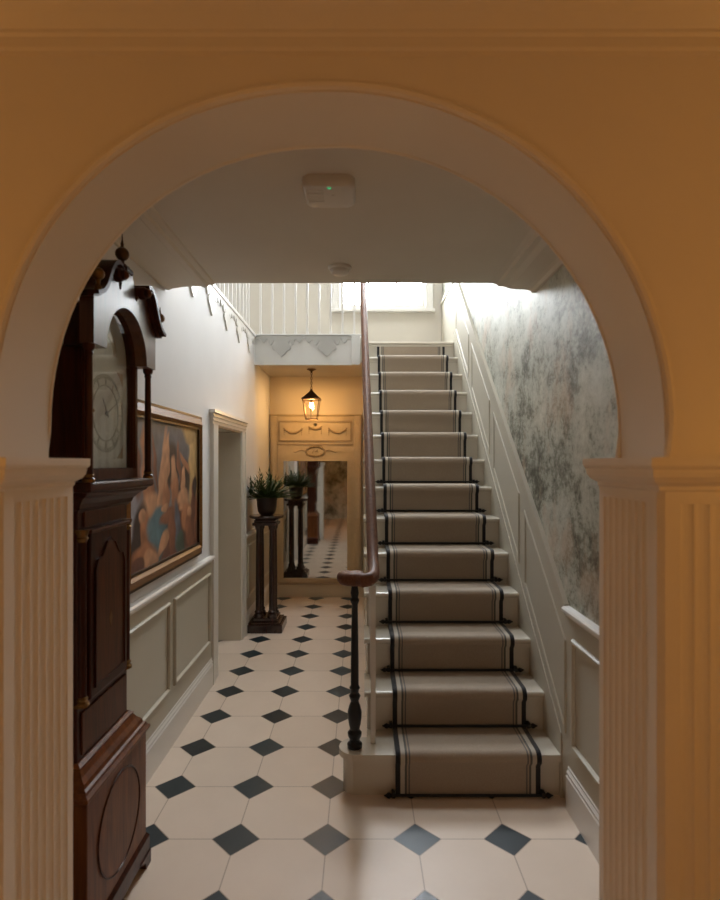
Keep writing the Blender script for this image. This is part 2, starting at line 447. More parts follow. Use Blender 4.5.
# lambrequin frieze
half = [(.2225, -.024), (.205, -.030), (.196, -.046), (.186, -.060), (.172, -.064), (.160, -.054), (.152, -.038), (.138, -.030), (.128, -.040), (.126, -.062), (.118, -.080), (.104, -.086), (.092, -.076), (.086, -.056), (.076, -.050), (.070, -.064), (.076, -.084), (.090, -.100), (.092, -.120), (.078, -.138), (.058, -.144), (.048, -.158), (.034, -.176), (.016, -.190), (0, -.206)]
def frieze_mod(c):
    prof = [(-x, z) for x, z in half] + [(x, z) for x, z in half[::-1][1:]]
    return [(c - .2225, 0)] + [(c + x, z) for x, z in prof] + [(c + .2225, 0)]
m = MB()
for k in range(5):
    c = 3.485 + k*.4425 + .01
    if k == 0: pass
    p = [(min(max(q[0], CE+.002), LY-.022), q[1] + UP - .03) for q in frieze_mod(c)]
    m.prism(p, 'yz', XL, XL+.011)
trim(m, 'trim_white', 'white scrolled lambrequin frieze along the top of the left wall')
m = MB()
for k, c in enumerate((-.786, -.338)):
    p = [(q[0], q[1] + UP - .016) for q in frieze_mod(c)]
    m.prism(p, 'xz', LY-.031, LY-.02)
m.box(-.1155, -.096, LY-.031, LY-.02, UP-.05, UP-.016); m.box(XL, -1.0085, LY-.031, LY-.02, UP-.05, UP-.016)
trim(m, 'frieze_grey', 'pale grey scrolled lambrequin frieze on the landing fascia')

# corridor right side wall beyond stairs
m = MB(); m.box(.03, .13, LY+.09, D, 0, 2.55); struct(m.build('wall_corridor', 'hall_cream'))
# skirtings
def skirt_y(x, sgn, y0, y1, lab):
    m = MB()
    P = [(x, 0), (x+sgn*.022, 0), (x+sgn*.022, .148), (x+sgn*.016, .155), (x+sgn*.020, .165), (x+sgn*.012, .178), (x+sgn*.014, .186), (x+sgn*.006, .20), (x, .20)]
    m.prism(P, 'xz', y0, y1); trim(m, 'trim_white', lab)
skirt_y(XL, 1, YB+.01, DY0-.17, 'white moulded skirting along the left wall')
skirt_y(XL, 1, DY1+.13, D, 'skirting beyond the left doorway')
skirt_y(XR, -1, YB+.01, 2.51, 'white moulded skirting at the foot of the right wall')
m = MB(); m.box(XL+.022, .03, D-.02, D, 0, .15); m.box(XL+.022, .03, D-.012, D, .15, .17); trim(m, 'hall_cream', 'skirting under the tall mirror')

# wainscot left
m = MB(); m.box(XL, XL+.010, YB+.005, DY0-.17, .19, .875); m.box(XL, XL+.010, DY1+.13, D, .19, .875)
trim(m, 'panel_sage', 'sage grey wainscot on the left wall')
DADO = [(0, .86), (.016, .862), (.018, .872), (.026, .880), (.036, .884), (.036, .896), (.028, .904), (0, .906)]
m = MB(); m.prism([(XL+a, z) for a, z in DADO], 'xz', YB+.005, DY0-.17); trim(m, 'trim_white', 'white dado rail below the painting')
m = MB(); m.prism([(XL+a, z) for a, z in DADO], 'xz', DY1+.13, D); trim(m, 'trim_white', 'dado rail beyond the left doorway')
def pframe(x, sgn, c, wdt=.022, hh=1.0):
    """c: corner list (y,z) of panel; frame moulding"""
    cy = sum(p[0] for p in c)/4; m = MB()
    (y0, a0), (y1, a1), (_, b1), (_, b0) = c
    sl = (a1-a0)/(y1-y0)
    inn = [(y0+wdt, a0+wdt*(1+sl)), (y1-wdt, a1+wdt*(1-sl)), (y1-wdt, b1-wdt*(1+sl)), (y0+wdt, b0-wdt*(1-sl))]
    q1 = [(p[0]+(i[0]-p[0])*.25, p[1]+(i[1]-p[1])*.25) for p, i in zip(c, inn)]
    q2 = [(p[0]+(i[0]-p[0])*.7, p[1]+(i[1]-p[1])*.7) for p, i in zip(c, inn)]
    L = [(c, x), (c, x+sgn*.006*hh), (q1, x+sgn*.015*hh), (q2, x+sgn*.015*hh), (inn, x+sgn*.005*hh), (inn, x)]
    R_ = [[m.b.verts.new((xx, p[0], p[1])) for p in ps] for ps, xx in L]
    for A_, B_ in zip(R_, R_[1:]):
        for k in range(4): m.b.faces.new((A_[k], A_[(k+1) % 4], B_[(k+1) % 4], B_[k]))
    return m
for i, (y0, y1) in enumerate(((1.60, 2.24), (2.30, 3.04), (3.115, 3.85))):
    trim(pframe(XL+.010, 1, [(y0, .31), (y1, .31), (y1, .795), (y0, .795)]), 'panel_sage', None if i == 0 else 'rectangular panel moulding on the left wainscot, %s' % ('nearest the clock' if i == 1 else 'nearest the doorway'))
trim(pframe(XL+.010, 1, [(5.13, .31), (6.35, .31), (6.35, .795), (5.13, .795)]), 'panel_sage', 'panel moulding behind the plant stand')

# wainscot right (level, raking, landing)
def dl(d): return .905 + (d - 2.53)*.838
RE = 5.50
m = MB()
m.prism([(YB+.005, .0), (2.53, .0), (RE, nose(RE)-.25), (D, TOPZ), (D, dl(RE)), (RE, dl(RE)), (2.53, .87), (YB+.005, .87)], 'yz', XR-.010, XR)
trim(m, 'panel_sage', 'sage grey panelling rising beside the stairs')
m = MB(); m.prism([(XR-a, z) for a, z in DADO], 'xz', YB+.005, 2.53); trim(m, 'trim_white', 'short level dado rail by the right pilaster')
m = MB()
m.prism([(2.53, .87), (RE, dl(RE)-.03), (RE, dl(RE)+.012), (2.53, .912)], 'yz', XR-.022, XR)
m.prism([(RE, dl(RE)-.03), (D, dl(RE)-.03), (D, dl(RE)+.012), (RE, dl(RE)+.012)], 'yz', XR-.022, XR)
trim(m, 'panel_sage', 'raking dado rail above the stairs')
for i, (y0, y1) in enumerate(((2.54, 3.18), (3.286, 3.925), (4.04, 4.70), (4.82, 5.48))):
    lo = lambda d: nose(d) + .17
    hi = lambda d: dl(d) - .165
    trim(pframe(XR-.010, -1, [(y0, lo(y0)), (y1, lo(y1)), (y1, hi(y1)), (y0, hi(y0))], .024, .42), 'panel_sage', 'raking panel moulding beside the stairs, %s from the floor' % ('first', 'second', 'third', 'fourth')[i])
trim(pframe(XR-.010, -1, [(1.62, .30), (2.45, .30), (2.45, .78), (1.62, .78)]), 'panel_sage', 'level panel moulding beside the right pilaster')

# ------------------------------------------------------------------ staircase
SX0, SX1 = .035, XR-.016
st = thing('staircase', (.48, N0, 0), 'straight flight of cream painted wooden stairs', 'stairs')
for n in range(1, 15):
    yr = N0 + .022 + (n-1)*GO          # riser face
    x0 = SX0 if n > 1 else .10
    MB().box(x0, SX1, yr, yr+.02, (n-1)*RISE, n*RISE-.028).build('riser', 'stair_paint', st)
def tread_mesh(n):
    y0 = N0 + (n-1)*GO; z1 = n*RISE; z0 = z1-.03
    m = MB()
    if n == 1:
        pl = [(SX1, y0), (-.02, y0)]
        cx, cy, r = -.02, y0+.085, .085
        pl += [(cx + r*math.cos(a), cy + r*math.sin(a)) for a in [-PI/2 - PI*k/12 for k in range(1, 12)]]
        pl += [(-.02, y0+.17), (.03, y0+.17), (.03, y0+GO+.03), (SX1, y0+GO+.03)]
        m.prism(pl, 'xy', z0, z1)
        pl2 = [(.1, y0+.022), (-.02, y0+.022)] + [(cx + (r-.02)*math.cos(a), cy + (r-.02)*math.sin(a)) for a in [-PI/2 - PI*k/12 for k in range(1, 12)]] + [(-.02, y0+.15), (.1, y0+.15)]
        m.prism(pl2, 'xy', 0, z0)
    else:
        y1 = y0+GO+.03 if n < 14 else y0+.12
        r = .014
        prof = [(y0+r*(1-math.cos(a)) if False else y0 + r - r*math.sin(a), z0 + (z1-z0)*.5 - (z1-z0)*.5*math.cos(a)) for a in [PI*k/6 for k in range(7)]]
        prof = prof + [(y1, z1), (y1, z0)]
        m.prism(prof, 'yz', .018, SX1)
    # scotia
    m.box(max(SX0, .03), SX1, y0+.012, y0+.024, z0-.018, z0)
    return m
for n in range(1, 15): tread_mesh(n).build('tread', 'stair_paint', st)
# outer cut string / spandrel
pl = [(N0+.03, 0)]
for n in range(1, 15):
    yr = N0 + .03 + (n-1)*GO
    pl += [(yr, (n-1)*RISE) if n > 1 else (yr, 0.001), (yr, n*RISE-.031)]
pl = [p for i, p in enumerate(pl) if i != 0]
pl += [(LY+.08, 14*RISE-.031), (LY+.08, 0)]
MB().prism(pl, 'yz', SX0, SX0+.03).build('side_panel', 'stair_paint', st)
MB().prism([(N0+.0, 0), (N0+.0, .30), (2.62, nose(2.62)+.10), (LY, nose(LY)+.10), (LY, nose(LY)-.5), (N0+.4, 0)], 'yz', SX1, XR-.0005).build('wall_string', 'panel_sage', st)

# runner
def runner_profile(off):
    pts = []
    r = .016 + off
    for n in range(1, 15):
        yr = N0 + .022 + (n-1)*GO; y0 = N0 + (n-1)*GO; zt = n*RISE
        pts.append((yr - off, (n-1)*RISE + off*1.0 if n > 1 else .004))
        pts.append((yr - off, zt - .05))
        if n == 14: continue
        pts.append((y0 - off*.9, zt - .030))
        for k in range(5):
            a = PI*.95 - k*(PI*.45)/4
            pts.append((y0 + .014 + (.014+off)*math.cos(a), zt - .014 + (.014+off)*math.sin(a)))
        pts.append((y0 + .06, zt + off))
    return pts
A = runner_profile(.004); B = runner_profile(.020)
m = MB()
for x in (0,):
    rows = []
    for prof in (A, B):
        rows.append([[m.b.verts.new((xx, p[0], p[1])) for p in prof] for xx in (RX0, RX1)])
    (a0, a1), (b0, b1) = rows
    for i in range(len(A)-1):
        m.b.faces.new((a0[i], a0[i+1], a1[i+1], a1[i])); m.b.faces.new((b0[i], b1[i], b1[i+1], b0[i+1]))
        m.b.faces.new((a0[i], b0[i], b0[i+1], a0[i+1])); m.b.faces.new((a1[i], a1[i+1], b1[i+1], b1[i]))
    m.b.faces.new((a0[0], a1[0], b1[0], b0[0])); m.b.faces.new((a0[-1], b0[-1], b1[-1], a1[-1]))
tag(m.build('stair_runner', 'runner_weave', smooth=True, auto=50), 'beige stair carpet runner with black edges and grey stripes', 'carpet')

# stair rods
ORD = ['lowest black stair rod, at the floor under the first step', 'second black stair rod up, across the back of the first tread', 'third black stair rod up, across the back of the second tread', 'fourth black stair rod up from the floor', 'fifth black stair rod up from the floor', 'sixth black stair rod up from the floor', 'seventh black stair rod up from the floor', 'eighth and topmost visible black stair rod, just below eye level']
rod = thing('stair_rod', (.496, N0-.006, .012), ORD[0], 'stair rod', 'black stair rods holding the runner')
MB().tube([(.146, N0-.006, .014), (.848, N0-.006, .014)], .0065, 10).build('rod', 'black_iron', rod, True)
for sx, xx in ((-1, .146), (1, .848)):
    MB().lathe([(.004, -.004*sx), (.011, 0), (.008, .008*sx), (.013, .014*sx), (.012, .022*sx), (.006, .030*sx), (.002, .040*sx)], (xx, N0-.006, .014), 12, 'x').build('finial', 'black_iron', rod, True)
for xx in (.150, .843):
    MB().box(xx-.008, xx+.008, N0-.014, N0+.02, .0035, .030, .003).build('bracket', 'black_iron', rod)
for n in range(1, 8):
    r2 = copy_tree(rod, 0, n*GO, n*RISE + .017); r2['label'] = ORD[n]

# banister
bn = thing('banister', (.03, N0+.08, RISE), 'polished mahogany handrail over white balusters with black turned newel', 'banister')
NX, NY = -.030, 2.668
MB().lathe([(.034, 0), (.036, .018), (.026, .028), (.024, .04), (.032, .055), (.034, .07), (.022, .085), (.028, .11), (.033, .14), (.034, .17), (.026, .20), (.018, .22), (.024, .235), (.028, .245), (.018, .26), (.020, .275), (.026, .283), (.019, .295), (.0185, .42), (.0165, .56), (.0145, .68), (.019, .69), (.022, .70), (.016, .712), (.020, .735), (.016, .76), (.018, .79)], (NX, NY, RISE), 20).build('newel_post', 'black_iron', bn, True)
def railx(d): return .060 + (.020-.060)*min(1, max(0, (d-2.8)/2.4))
def railz(d): return 1.040 + (d-2.78)*.865
path = []
cx, cy = NX-.004, NY-.002
for k in range(0, 15):          # spiral volute
    a = math.radians(200 - k*30); r = .010 + .0034*k
    path.append((cx + r*math.cos(a)*1.0, cy + r*math.sin(a)*.85, 1.003))
path = [p for p in path if True]
lx, ly, lz = path[-1]
path += [(.012, 2.605, 1.003), (.040, 2.620, 1.005), (.056, 2.655, 1.010), (.061, 2.70, 1.020), (.062, 2.745, 1.038)]
d = 2.80
while d < 5.42:
    path.append((railx(d), d, railz(d) + (.006 if d < 2.83 else 0))); d += .1
rr = [.032]*len(path)
MB().tube(path, rr, 14, True, .90).build('handrail', 'mahogany_rail', bn, True)
MB().lathe([(.03, 0), (.046, .004), (.050, .016), (.044, .028), (.022, .036), (.004, .040)], (NX-.002, NY, .984), 20).build('volute_cap', 'mahogany_rail', bn, True)
for n in range(1, 14):
    for q in (.105, .105+GO/2):
        d = N0 + (n-1)*GO + q
        if n == 1 and q < .11: d = 2.708
        x = railx(d)+.003 if d > 2.75 else .058
        MB().box(x-.011, x+.011, d-.011, d+.011, n*RISE, railz(d)-.018).build('baluster', 'trim_white', bn)

# landing balustrades
def balustrade(name, loc, label, pts, z0, z1, along, rail):
    b_ = thing(name, loc, label, 'balustrade')
    for x, y in pts:
        m = MB(); m.box(x-.010, x+.010, y-.010, y+.010, z0, z1); m.box(x-.014, x+.014, y-.014, y+.014, z0, z0+.03)
        m.build('baluster', 'trim_white', b_)
    MB().tube(rail, .028, 12).build('handrail', 'mahogany_rail', b_, True)
    return b_
balustrade('landing_balustrade', (-.5, LY, UP), 'white slender balusters across the landing edge', [(-1.0 + k*.1165, LY+.005) for k in range(9)], UP+.004, 3.70, 'x', [(XL+.03, LY+.005, 3.72), (-.02, LY+.005, 3.72)])
balustrade('gallery_balustrade', (XL-.03, 4.2, UP), 'white slender balusters receding along the gallery on the left', [(XL-.035, 3.15 + k*.142) for k in range(17)], UP+.002, 3.70, 'y', [(XL-.035, CE+.03, 3.72), (XL-.035, LY-.03, 3.72)])

# upstairs window
wn_ = thing('window_1', (.25, D, WZ0), 'bright sash window on the landing above the stairs', 'window')
wn_['kind'] = 'structure'
m = MB(); cas = .085
m.ring([(WX0-cas, WZ0-.02), (WX1+cas, WZ0-.02), (WX1+cas, WZ1+cas), (WX0-cas, WZ1+cas)], [(WX0, WZ0), (WX1, WZ0), (WX1, WZ1), (WX0, WZ1)], 'xz', D-.03, D+.0); m.build('casing', 'trim_white', wn_)
MB().box(WX0-cas-.02, WX1+cas+.02, D-.06, D, WZ0-.05, WZ0-.015, .004).build('sill', 'trim_white', wn_)
m = MB()
m.ring([(WX0, WZ0), (WX1, WZ0), (WX1, WZ1), (WX0, WZ1)], [(WX0+.03, WZ0+.06), (WX1-.03, WZ0+.06), (WX1-.03, WZ1-.04), (WX0+.03, WZ1-.04)], 'xz', D+.06, D+.10)
for xx in (.087, .413): m.box(xx-.010, xx+.010, D+.065, D+.09, WZ0+.06, WZ1-.04)
m.box(WX0+.03, WX1-.03, D+.06, D+.10, 4.47, 4.52)
m.build('sash', 'trim_white', wn_)
MB().box(WX0+.03, WX1-.03, D+.075, D+.079, WZ0+.06, WZ1-.04).build('pane', 'glass', wn_)

sk = thing('window_2', (.05, 4.9, 6.3), 'rooflight over the stairwell', 'window'); sk['kind'] = 'structure'
m = MB(); m.ring([(KX0, KY0), (KX1, KY0), (KX1, KY1), (KX0, KY1)], [(KX0+.05, KY0+.05), (KX1-.05, KY0+.05), (KX1-.05, KY1-.05), (KX0+.05, KY1-.05)], 'xy', 6.28, 6.34); m.build('sash', 'trim_white', sk)
MB().box(KX0+.05, KX1-.05, KY0+.05, KY1-.05, 6.30, 6.304).build('pane', 'glass', sk)

# ------------------------------------------------------------------ trumeau mirror
MY = D-.022
MXL, MXR = -1.036, -.004
tm = thing('trumeau_mirror', (-.52, MY, .17), 'tall gilt cream trumeau mirror filling the end of the passage', 'mirror')
GX0, GX1, GZ0, GZ1 = -.892, -.158, .225, 1.573
m = MB()
m.ring([(MXL+.06, .172), (MXR-.06, .172), (MXR-.06, 2.08), (MXL+.06, 2.08)], [(GX0, GZ0), (GX1, GZ0), (GX1, GZ1), (GX0, GZ1)], 'xz', MY, MY-.03)
m.ring([(GX0-.03, GZ0-.03), (GX1+.03, GZ0-.03), (GX1+.03, GZ1+.03), (GX0-.03, GZ1+.03)], [(GX0, GZ0), (GX1, GZ0), (GX1, GZ1), (GX0, GZ1)], 'xz', MY-.03, MY-.045)
m.build('frame', 'gesso', tm)
for x0, x1 in ((MXL, MXL+.075), (MXR-.075, MXR)):
    m = MB(); m.box(x0, x1, MY-.055, MY, .172, 2.09, .004); m.box(x0+.018, x1-.018, MY-.062, MY-.055, .35, 2.0, .003); m.build('pilaster', 'gesso', tm)
MB().prism([(MY, 2.08), (MY-.04, 2.08), (MY-.045, 2.09), (MY-.06, 2.10), (MY-.06, 2.112), (MY, 2.112)], 'yz', MXL-.006, MXR+.004).build('crest_moulding', 'gesso', tm)
m = MB()
for z0, z1 in ((1.795, 2.035),):
    x0, x1 = -.948, -.105
    m.ring([(x0, z0), (x1, z0), (x1, z1), (x0, z1)], [(x0+.018, z0+.018), (x1-.018, z0+.018), (x1-.018, z1-.018), (x0+.018, z1-.018)], 'xz', MY-.03, MY-.042)
m.box(-.96, -.09, MY-.04, MY-.03, 1.755, 1.77)
m.build('panel_moulding', 'gesso_worn', tm)
m = MB()
def swag(cx, z, hw, drop):
    pts = [(cx-hw + 2*hw*k/14, MY-.036, z - drop*(1-((k-7)/7)**2)) for k in range(15)]
    m.tube(pts, [.006+.008*math.sin(PI*k/14) for k in range(15)], 7)
    for k in range(1, 14):
        p = pts[k]; m.ball((p[0], MY-.045, p[2]+random.uniform(-.008, .004)), .009, 8)
    for s in (-1, 1):
        for q in range(4): m.ball((cx+s*hw, MY-.038, z - q*.024), .010-.0015*q, 8)
swag(-.78, 1.945, .10, .05); swag(-.525, 1.965, .07, .03); swag(-.27, 1.945, .10, .05)
m.lathe([(.02, 0), (.018, .01), (.004, .014)], (-.525, MY-.03, 1.99), 10, 'y')
m.build('swag', 'gesso_worn', tm, True)
m = MB()
for k in range(26):
    a = 2*PI*k/26
    m.ball((-.525 + .105*math.cos(a), MY-.036, 1.682 + .055*math.sin(a)), .011 + .004*(k % 2), 8)
for s in (-1, 1):
    m.tube([(-.525+s*x, MY-.036, z) for x, z in ((.12, 1.69), (.16, 1.70), (.20, 1.685), (.23, 1.67), (.25, 1.68))], [.008, .007, .006, .005, .003], 6)
m.tube([(-.56, MY-.036, 1.66), (-.54, MY-.036, 1.70), (-.52, MY-.036, 1.675), (-.50, MY-.036, 1.705), (-.49, MY-.036, 1.665)], .006, 6)
m.build('wreath', 'gesso_worn', tm, True)
MB().box(GX0, GX1, MY-.020, MY-.012, GZ0, GZ1).build('mirror_glass', 'mirror_silver', tm)

# ------------------------------------------------------------------ lantern
LX, LYY = -.528, 5.97
la = thing('hanging_lantern', (LX, LYY, 2.55), 'lit bronze glass lantern hanging on a chain before the mirror', 'lantern')
MB().lathe([(.05, 0), (.05, -.006), (.03, -.014), (.012, -.022), (.008, -.04)], (LX, LYY, 2.55), 20).build('ceiling_rose', 'bronze', la, True)
m = MB()
z = 2.515; k = 0
while z > 2.345:
    c = []
    for q in range(12):
        a = 2*PI*q/12; o = (.009*math.cos(a), 0) if k % 2 == 0 else (0, .009*math.cos(a))
        c.append((LX + o[0], LYY + o[1], z - .011 + .016*math.sin(a)))
    m.tube(c, .0028, 6, closed=True); z -= .0255; k += 1
m.build('chain', 'bronze', la, True)
def sq(h, z): return [(LX-h, LYY-h, z), (LX+h, LYY-h, z), (LX+h, LYY+h, z), (LX-h, LYY+h, z)]
m = MB()
lv = [(.012, 2.335), (.016, 2.318), (.030, 2.300), (.055, 2.275), (.066, 2.262), (.090, 2.240), (.098, 2.235), (.098, 2.222), (.088, 2.222)]
rg = [[m.b.verts.new(p) for p in sq(h, z)] for h, z in lv]
for A_, B_ in zip(rg, rg[1:]):
    for k in range(4): m.b.faces.new((A_[k], A_[(k+1) % 4], B_[(k+1) % 4], B_[k]))
m.b.faces.new(rg[0]); m.b.faces.new(rg[-1])
m.build('lantern_roof', 'bronze', la)
m = MB()
TT, BB = sq(.086, 2.222), sq(.060, 2.018)
for p, q in zip(TT, BB): m.tube([p, q], .0045, 6)
for k in range(4): m.tube([BB[k], BB[(k+1) % 4]], .006, 6)
m.tube([(LX, LYY-.086, 2.222), (LX, LYY-.060, 2.018)], .003, 6)
m.build('cage', 'bronze', la)
m = MB()
for k in range(4):
    ps = [TT[k], TT[(k+1) % 4], BB[(k+1) % 4], BB[k]]
    m.b.faces.new([m.b.verts.new(p) for p in ps])
m.build('glass_panes', 'glass', la)
m = MB(); m.ball((LX, LYY, 2.165), .020, 14, 1.5); m.build('bulb', 'bulb_glow', la, True)
MB().lathe([(.012, 0), (.012, .02), (.016, .022), (.016, .03)], (LX, LYY, 2.192), 12).build('lamp_holder', 'bronze', la, True)

# ------------------------------------------------------------------ plant stand + fern
SXC, SYC = -.885, 5.25
ps = thing('plant_stand', (SXC, SYC, 0), 'dark wooden pedestal plant stand with slim columns', 'plant stand')
m = MB(); m.box(SXC-.168, SXC+.168, SYC-.165, SYC+.165, .0, .075, .006); m.box(SXC-.145, SXC+.145, SYC-.145, SYC+.145, .075, .092, .005); m.build('base', 'stand_wood', ps)
m = MB(); m.box(SXC-.115, SXC+.115, SYC-.115, SYC+.115, .092, .125, .008); m.build('plinth', 'stand_wood', ps)
for sx in (-1, 1):
    for sy in (-1, 1):
        MB().lathe([(.045, 0), (.045, .02), (.034, .035), (.040, .05), (.029, .065), (.029, .3), (.027, .6), (.024, .80), (.032, .812), (.034, .83), (.040, .85)], (SXC+sx*.062, SYC+sy*.062, .125), 18).build('column', 'stand_wood', ps, True)
m = MB(); m.box(SXC-.115, SXC+.115, SYC-.115, SYC+.115, .973, 1.0, .008); m.box(SXC-.10, SXC+.10, SYC-.10, SYC+.10, 1.0, 1.025, .005); m.build('capital', 'stand_wood', ps)
m = MB(); m.lathe([(.10, 1.025), (.135, 1.032), (.155, 1.040), (.160, 1.050), (.155, 1.062), (.0, 1.062)], (SXC, SYC, 0), 28); m.build('table_top', 'stand_wood', ps, True)
fe = thing('potted_fern', (SXC, SYC, 1.062), 'bushy green fern in a brown pot on the plant stand', 'plant')
MB().lathe([(.055, 0), (.072, .012), (.085, .04), (.092, .09), (.094, .135), (.098, .142), (.098, .165), (.090, .165), (.086, .145), (.01, .14)], (SXC+.003, SYC, 1.0625), 24).build('pot', 'pot_brown', fe, True)
MB().lathe([(.001, 0), (.084, 0), (.084, .01), (.001, .014)], (SXC+.003, SYC, 1.205), 18).build('soil', 'soil', fe)
m = MB()
rnd = random.Random(3)
def blade(b0, dv, sd, L_, wd):
    tip = b0 + dv*L_; tip.x = max(tip.x, -1.048)
    mid = b0 + (tip-b0)*.42 + Vector((0, 0, .004))
    m.b.faces.new([m.b.verts.new(x) for x in (b0, mid - sd*wd, tip, mid + sd*wd)])
for k in range(64):
    az = 2*PI*k*.381966 + rnd.uniform(-.3, .3)
    tilt = 1.35*math.sqrt((k+.5)/64); ln_ = rnd.uniform(.16, .225)*(1.12 if tilt > .8 else 1.15)
    p = Vector((SXC+.003 + .045*math.cos(az)*rnd.random(), SYC + .045*math.sin(az)*rnd.random(), 1.208))
    dirv = Vector((math.cos(az)*math.sin(tilt), math.sin(az)*math.sin(tilt), math.cos(tilt)))
    pts = []; seg = 7
    for i in range(seg+1):
        p.x = max(p.x, -1.03); pts.append(p.copy()); p = p + dirv * (ln_/seg); dirv = (dirv + Vector((0, 0, -.022*(1+tilt)))).normalized()
    m.tube([tuple(q) for q in pts], [.002]*len(pts), 4)
    for i in range(2, seg+1):
        dv = (pts[i]-pts[i-1]).normalized(); sd = dv.cross(Vector((0, 0, 1)))
        sd = sd.normalized() if sd.length > .05 else Vector((math.sin(az), -math.cos(az), 0))
        for s_ in (-1, 1):
            d2 = (dv*.86 + sd*s_*.50 + Vector((0, 0, rnd.uniform(-.05, .12)))).normalized()
            blade(pts[i-1], d2, d2.cross(Vector((0, 0, 1))).normalized() if abs(d2.z) < .97 else sd, rnd.uniform(.065, .095)*(1.05-.3*i/seg), .0075)
    blade(pts[-1], (pts[-1]-pts[-2]).normalized(), sd, .07, .0065)
m.build('foliage', 'leaf', fe)

# ------------------------------------------------------------------ painting
PY0_, PY1_, PZ0, PZ1 = 2.40, 3.615, .965, 1.845
pt = thing('framed_painting', (XL, (PY0_+PY1_)/2, PZ0), 'large figure painting in a golden oak frame on the left wall', 'painting')
fw = .085
def fr(i): return [(PY0_+i, PZ0+i), (PY1_-i, PZ0+i), (PY1_-i, PZ1-i), (PY0_+i, PZ1-i)]
m = MB(); m.ring(fr(0), fr(.011), 'yz', XL, XL+.027); m.build('outer_moulding', 'frame_dark', pt)
# sloping flat: four mitred boards
m = MB()
def board(o_, i_, xo, xi):
    vo = [m.b.verts.new((xo, p[0], p[1])) for p in o_]; vi = [m.b.verts.new((xi, p[0], p[1])) for p in i_]
    vb = [m.b.verts.new((XL+.001, p[0], p[1])) for p in i_]; vob = [m.b.verts.new((XL+.001, p[0], p[1])) for p in o_]
    for k in range(4):
        j = (k+1) % 4
        m.b.faces.new((vo[k], vo[j], vi[j], vi[k])); m.b.faces.new((vi[k], vi[j], vb[j], vb[k])); m.b.faces.new((vo[k], vob[k], vob[j], vo[j])); m.b.faces.new((vob[k], vb[k], vb[j], vob[j]))
board(fr(.010), fr(.054), XL+.024, XL+.046); board(fr(.054), fr(.074), XL+.046, XL+.026); m.build('frame', 'oak_gilt', pt)
m = MB(); m.ring(fr(.073), fr(.084), 'yz', XL+.001, XL+.034); m.build('inner_slip', 'frame_dark', pt)
# the picture itself : brush-blob composition as colour attribute
NU, NV = 170, 124
ca = [fr(.084)[0], fr(.084)[2]]
pal = dict(sky=(.17, .175, .19), och=(.54, .35, .14), fl=(.42, .175, .08), fl2=(.56, .29, .155), fd=(.24, .09, .045), hair=(.035, .02, .018), teal=(.10, .19, .22), blue=(.11, .13, .165), br=(.14, .05, .03), grn=(.06, .11, .08), pale=(.34, .33, .36))
# blobs: u,v centre, ru,rv, angle, colour (u from near/left to far/right)
BL = [
 (.50, .5, 2, 2, 0, 'sky'), (.25, .75, .30, .5, 0, 'sky'), (.92, .70, .10, .5, 0, 'och'), (.80, .95, .25, .08, 0, 'och'), (.60, .80, .22, .22, 0, 'blue'),
 (.08, .45, .10, .30, 0, 'pale'), (.06, .75, .06, .30, .2, 'fd'),
 (.5, .06, .6, .16, 0, 'br'), (.70, .22, .25, .20, 0, 'br'),
 (.22, .55, .07, .42, .10, 'fl'), (.26, .36, .13, .14, 0, 'fl2'),
 (.40, .55, .05, .40, -.16, 'fl2'), (.46, .45, .05, .28, -.1, 'fl'),
 (.56, .66, .085, .19, .1, 'hair'), (.575, .63, .05, .12, .1, 'fl2'), (.60, .47, .07, .12, .1, 'fl'),
 (.755, .54, .10, .20, -.1, 'hair'), (.73, .56, .045, .12, -.1, 'fl2'), (.77, .70, .12, .03, -.8, 'fl'), (.74, .40, .10, .09, 0, 'fl2'),
 (.12, .22, .09, .22, -.2, 'hair'), (.19, .24, .06, .14, -.1, 'fl'),
 (.36, .24, .15, .14, .4, 'teal'), (.33, .10, .09, .12, 0, 'teal'), (.43, .13, .12, .045, .75, 'fl2'),
 (.20, .05, .16, .11, -.3, 'fl'), (.26, .03, .10, .07, -.3, 'fl2'),
 (.52, .31, .16, .05, .35, 'fd'), (.56, .10, .05, .24, .1, 'fd'), (.64, .17, .045, .26, .12, 'blue'), (.69, .06, .06, .12, .1, 'grn'),
 (.66, .70, .03, .16, .15, 'fd'), (.48, .72, .028, .2, -.12, 'fl2'), (.31, .70, .022, .22, .12, 'fd'), (.80, .26, .10, .13, 0, 'fl'), (.84, .30, .04, .05, 0, 'fl2'), (.16, .34, .035, .05, 0, 'fl2'), (.10, .04, .07, .05, 0, 'br'), (.44, .36, .05, .03, .5, 'fl2'), (.86, .12, .09, .14, .2, 'fd'), (.93, .30, .05, .26, .05, 'br'), (.945, .50, .035, .09, 0, 'hair'), (.97, .2, .03, .2, 0, 'fd'),
]
from mathutils import noise as mnoise
def paint_col(u, v):
    du = .03*mnoise.noise(Vector((u*9, v*9, .3))); dv = .03*mnoise.noise(Vector((u*9, v*9, 4.7)))
    c = Vector(pal['sky'])
    for (cu_, cv_, ru_, rv_, an, nm) in BL:
        x, y = (u+du-cu_), (v+dv-cv_)
        ca_, sa_ = math.cos(an), math.sin(an)
        xr, yr = x*ca_ + y*sa_, -x*sa_ + y*ca_
        r = (xr/ru_)**2 + (yr/rv_)**2
        if r < 1.25:
            k = min(1, (1.25-r)/.6)
            sh = .78 + .34*max(-1, min(1, -xr/ru_*.6 + yr/rv_*.4))
            if ru_ > .3: sh = 1
            cc = Vector(pal[nm]) * sh * (1.1 + .35*mnoise.noise(Vector((u*22, v*14, cu_*50))))
            c = c*(1-k) + cc*k
    return (max(0, c[0]), max(0, c[1]), max(0, c[2]), 1)
me = bpy.data.meshes.new('canvas'); vs = []; fs = []; cols = []
(y0, z0), (y1, z1) = ca
